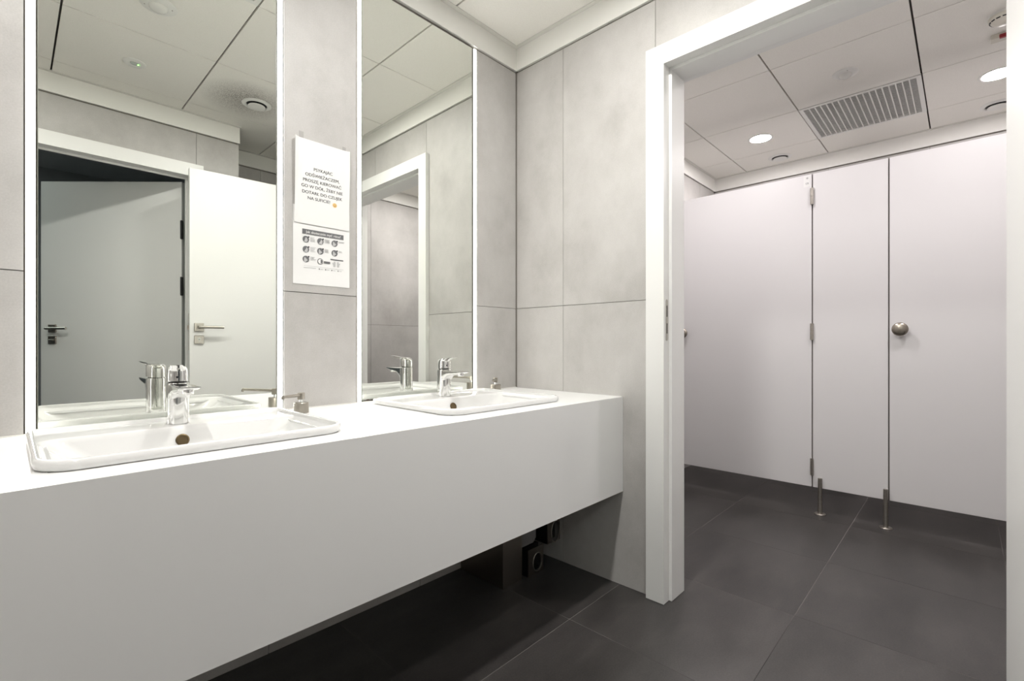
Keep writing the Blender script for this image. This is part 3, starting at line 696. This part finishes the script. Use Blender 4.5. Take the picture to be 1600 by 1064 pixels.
def valve(x, y, label):
    t = tag(empty('air_valve', (x, y, ZC)), label, 'air valve', 'round ceiling air valves')
    lathe('collar', (x, y, ZC), [(.058, -.004), (.083, 0), (.084, .002), (.078, .006), (.064, .009), (.058, .006), (.056, -.004)], M_PLASTIC, t, DN, 44)
    lathe('throat', (x, y, ZC), [(.0585, 0), (.0585, .0008), (0, .0008)], M_BLACK, t, DN, 44)
    lathe('disc', (x, y, ZC), [(.012, .0008), (.012, .010), (.046, .011), (.049, .014), (.047, .018), (.030, .0215), (0, .0225)], M_PLASTIC, t, DN, 44)
valve(2.487, -.585, 'round white air valve in the ceiling above the stickered cubicle door')
valve(2.487, -1.815, 'round white air valve in the ceiling beside the smoke detector corner')
valve(-.715, -1.560, 'round white air valve in dust-stained ceiling seen in the mirror')
def motion(x, y, label, r=.062):
    t = tag(empty('motion_sensor', (x, y, ZC)), label, 'motion sensor', 'ceiling motion sensors')
    lathe('plate', (x, y, ZC), [(r, 0), (r, .002), (r - .004, .005), (r * .55, .009), (0, .009)], M_PLASTIC, t, DN, 40)
    lathe('lens_dome', (x, y, ZC), [(r * .52, .0085), (r * .50, .014), (r * .42, .021), (r * .28, .027), (r * .12, .0295), (0, .030)], mat('sensor_lens', (.70, .70, .67), .25), t, DN, 32)
    for a in (20, 200): cyl('screw_hole', (x + r * .72 * math.cos(math.radians(a)), y + r * .72 * math.sin(math.radians(a)), ZC - .0082), .0025, .0025, .0008, M_GREYP, t, DN, 10)
motion(1.408, -1.184, 'round white motion sensor in the ceiling beside the square air grille')
motion(-1.329, -.930, 'round white motion sensor in the ceiling at the top of the mirror image', .070)
t = tag(empty('emergency_light', (-1.324, -1.554, ZC)), 'small round emergency light with a green indicator seen in the mirror', 'emergency light')
lathe('rim', (-1.324, -1.554, ZC), [(.050, 0), (.050, .003), (.045, .007), (.026, .008), (.021, .003), (0, .003)], M_PLASTIC, t, DN, 36)
lathe('lens', (-1.324, -1.554, ZC), [(.019, .003), (.018, .006), (.010, .009), (0, .010)], M_LENS, t, DN, 24)
lathe('indicator', (-1.309, -1.551, ZC), [(.0035, .004), (.0035, .0085), (0, .0095)], E_GREEN, t, DN, 12)
def grille(x0, x1, y0, y1, long_axis, label):
    t = tag(empty('air_grille', ((x0 + x1) / 2, (y0 + y1) / 2, ZC)), label, 'air grille', 'square ceiling air grilles')
    w = .022; z0, z1 = ZC - .004, ZC + .006
    for a in ((x0, x1, y0, y0 + w), (x0, x1, y1 - w, y1), (x0, x0 + w, y0 + w, y1 - w), (x1 - w, x1, y0 + w, y1 - w)): box('frame_rail', *a, z0, z1, M_PLASTIC, t)
    box('duct_back', x0 + .001, x1 - .001, y0 + .001, y1 - .001, ZC + .0115, ZC + .013, M_BLACK, t)
    ax0, ax1, ay0, ay1 = x0 + w, x1 - w, y0 + w, y1 - w
    n = 18; bm = bmesh.new()
    if long_axis == 'x':
        for k in range(1, n): y = ay0 + (ay1 - ay0) * k / n; box('grille_bar', ax0, ax1, y - .003, y + .003, ZC - .003, ZC + .006, M_PLASTIC, t)
        m = 26
        for k in range(1, m): x = ax0 + (ax1 - ax0) * k / m; abox(bm, x - .0052, x + .0052, ay0, ay1, ZC + .0005, ZC + .0035)
    else:
        for k in range(1, n): x = ax0 + (ax1 - ax0) * k / n; box('grille_bar', x - .003, x + .003, ay0, ay1, ZC - .003, ZC + .006, M_PLASTIC, t)
        m = 26
        for k in range(1, m): y = ay0 + (ay1 - ay0) * k / m; abox(bm, ax0, ax1, y - .0052, y + .0052, ZC + .0005, ZC + .0035)
    o = obj('slats', bm, mat('grille_slat', (.50, .50, .48), .5), t); o['kind'] = 'stuff'
grille(1.708, 2.294, -1.488, -.889, 'x', 'square white ceiling air grille above the toilet cubicle doors')
grille(-1.6215, -1.0265, -.613, -.010, 'x', 'square white ceiling air grille close above the nearer mirror')
t = tag(empty('smoke_detector', (1.326, -1.795, ZC)), 'round cream smoke detector with slots on the toilet room ceiling', 'smoke detector')
lathe('base', (1.326, -1.795, ZC), [(.052, 0), (.052, .010), (.054, .012)], M_PLASTIC, t, DN, 40)
lathe('head', (1.326, -1.795, ZC), [(.0535, .011), (.053, .020), (.050, .026), (.043, .034), (.028, .044), (0, .046)], mat('cream_plastic', (.66, .635, .56), .45), t, DN, 40)
for k in range(14):
    a = 2 * math.pi * k / 14
    bm = bmesh.new()
    loft(bm, [[Vector((1.326 + r * math.cos(a + d), -1.795 + r * math.sin(a + d), ZC - z)) for r, z, d in ((.0505, .0285, -.15), (.0505, .0285, .15), (.0465, .0322, .15), (.0465, .0322, -.15))], [Vector((1.326 + r * math.cos(a + d), -1.795 + r * math.sin(a + d), ZC - z)) for r, z, d in ((.0465, .026, -.15), (.0465, .026, .15), (.0440, .030, .15), (.0440, .030, -.15))]])
    obj('slot', bm, M_BLACK, t)
t = tag(empty('alarm_indicator', (1.53, -1.80, ZC)), 'small cream box with a red lamp beside the smoke detector', 'indicator lamp')
box('housing', 1.505, 1.555, -1.845, -1.757, ZC - .022, ZC, bpy.data.materials['cream_plastic'], t, .003, 2)
box('red_lens', 1.5025, 1.522, -1.820, -1.785, ZC - .0235, ZC - .006, M_RED, t, .003)

# corridor lamp, the light that reaches the leaf from behind
t = tag(empty('ceiling_lamp', (-2.75, -3.1, 2.62)), 'flat ceiling lamp in the dim corridor', 'ceiling lamp')
box('housing', -3.05, -2.45, -3.25, -2.95, 2.60, 2.62, M_PLASTIC, t); box('diffuser', -3.04, -2.46, -3.24, -2.96, 2.596, 2.5995, E_CORR, t)
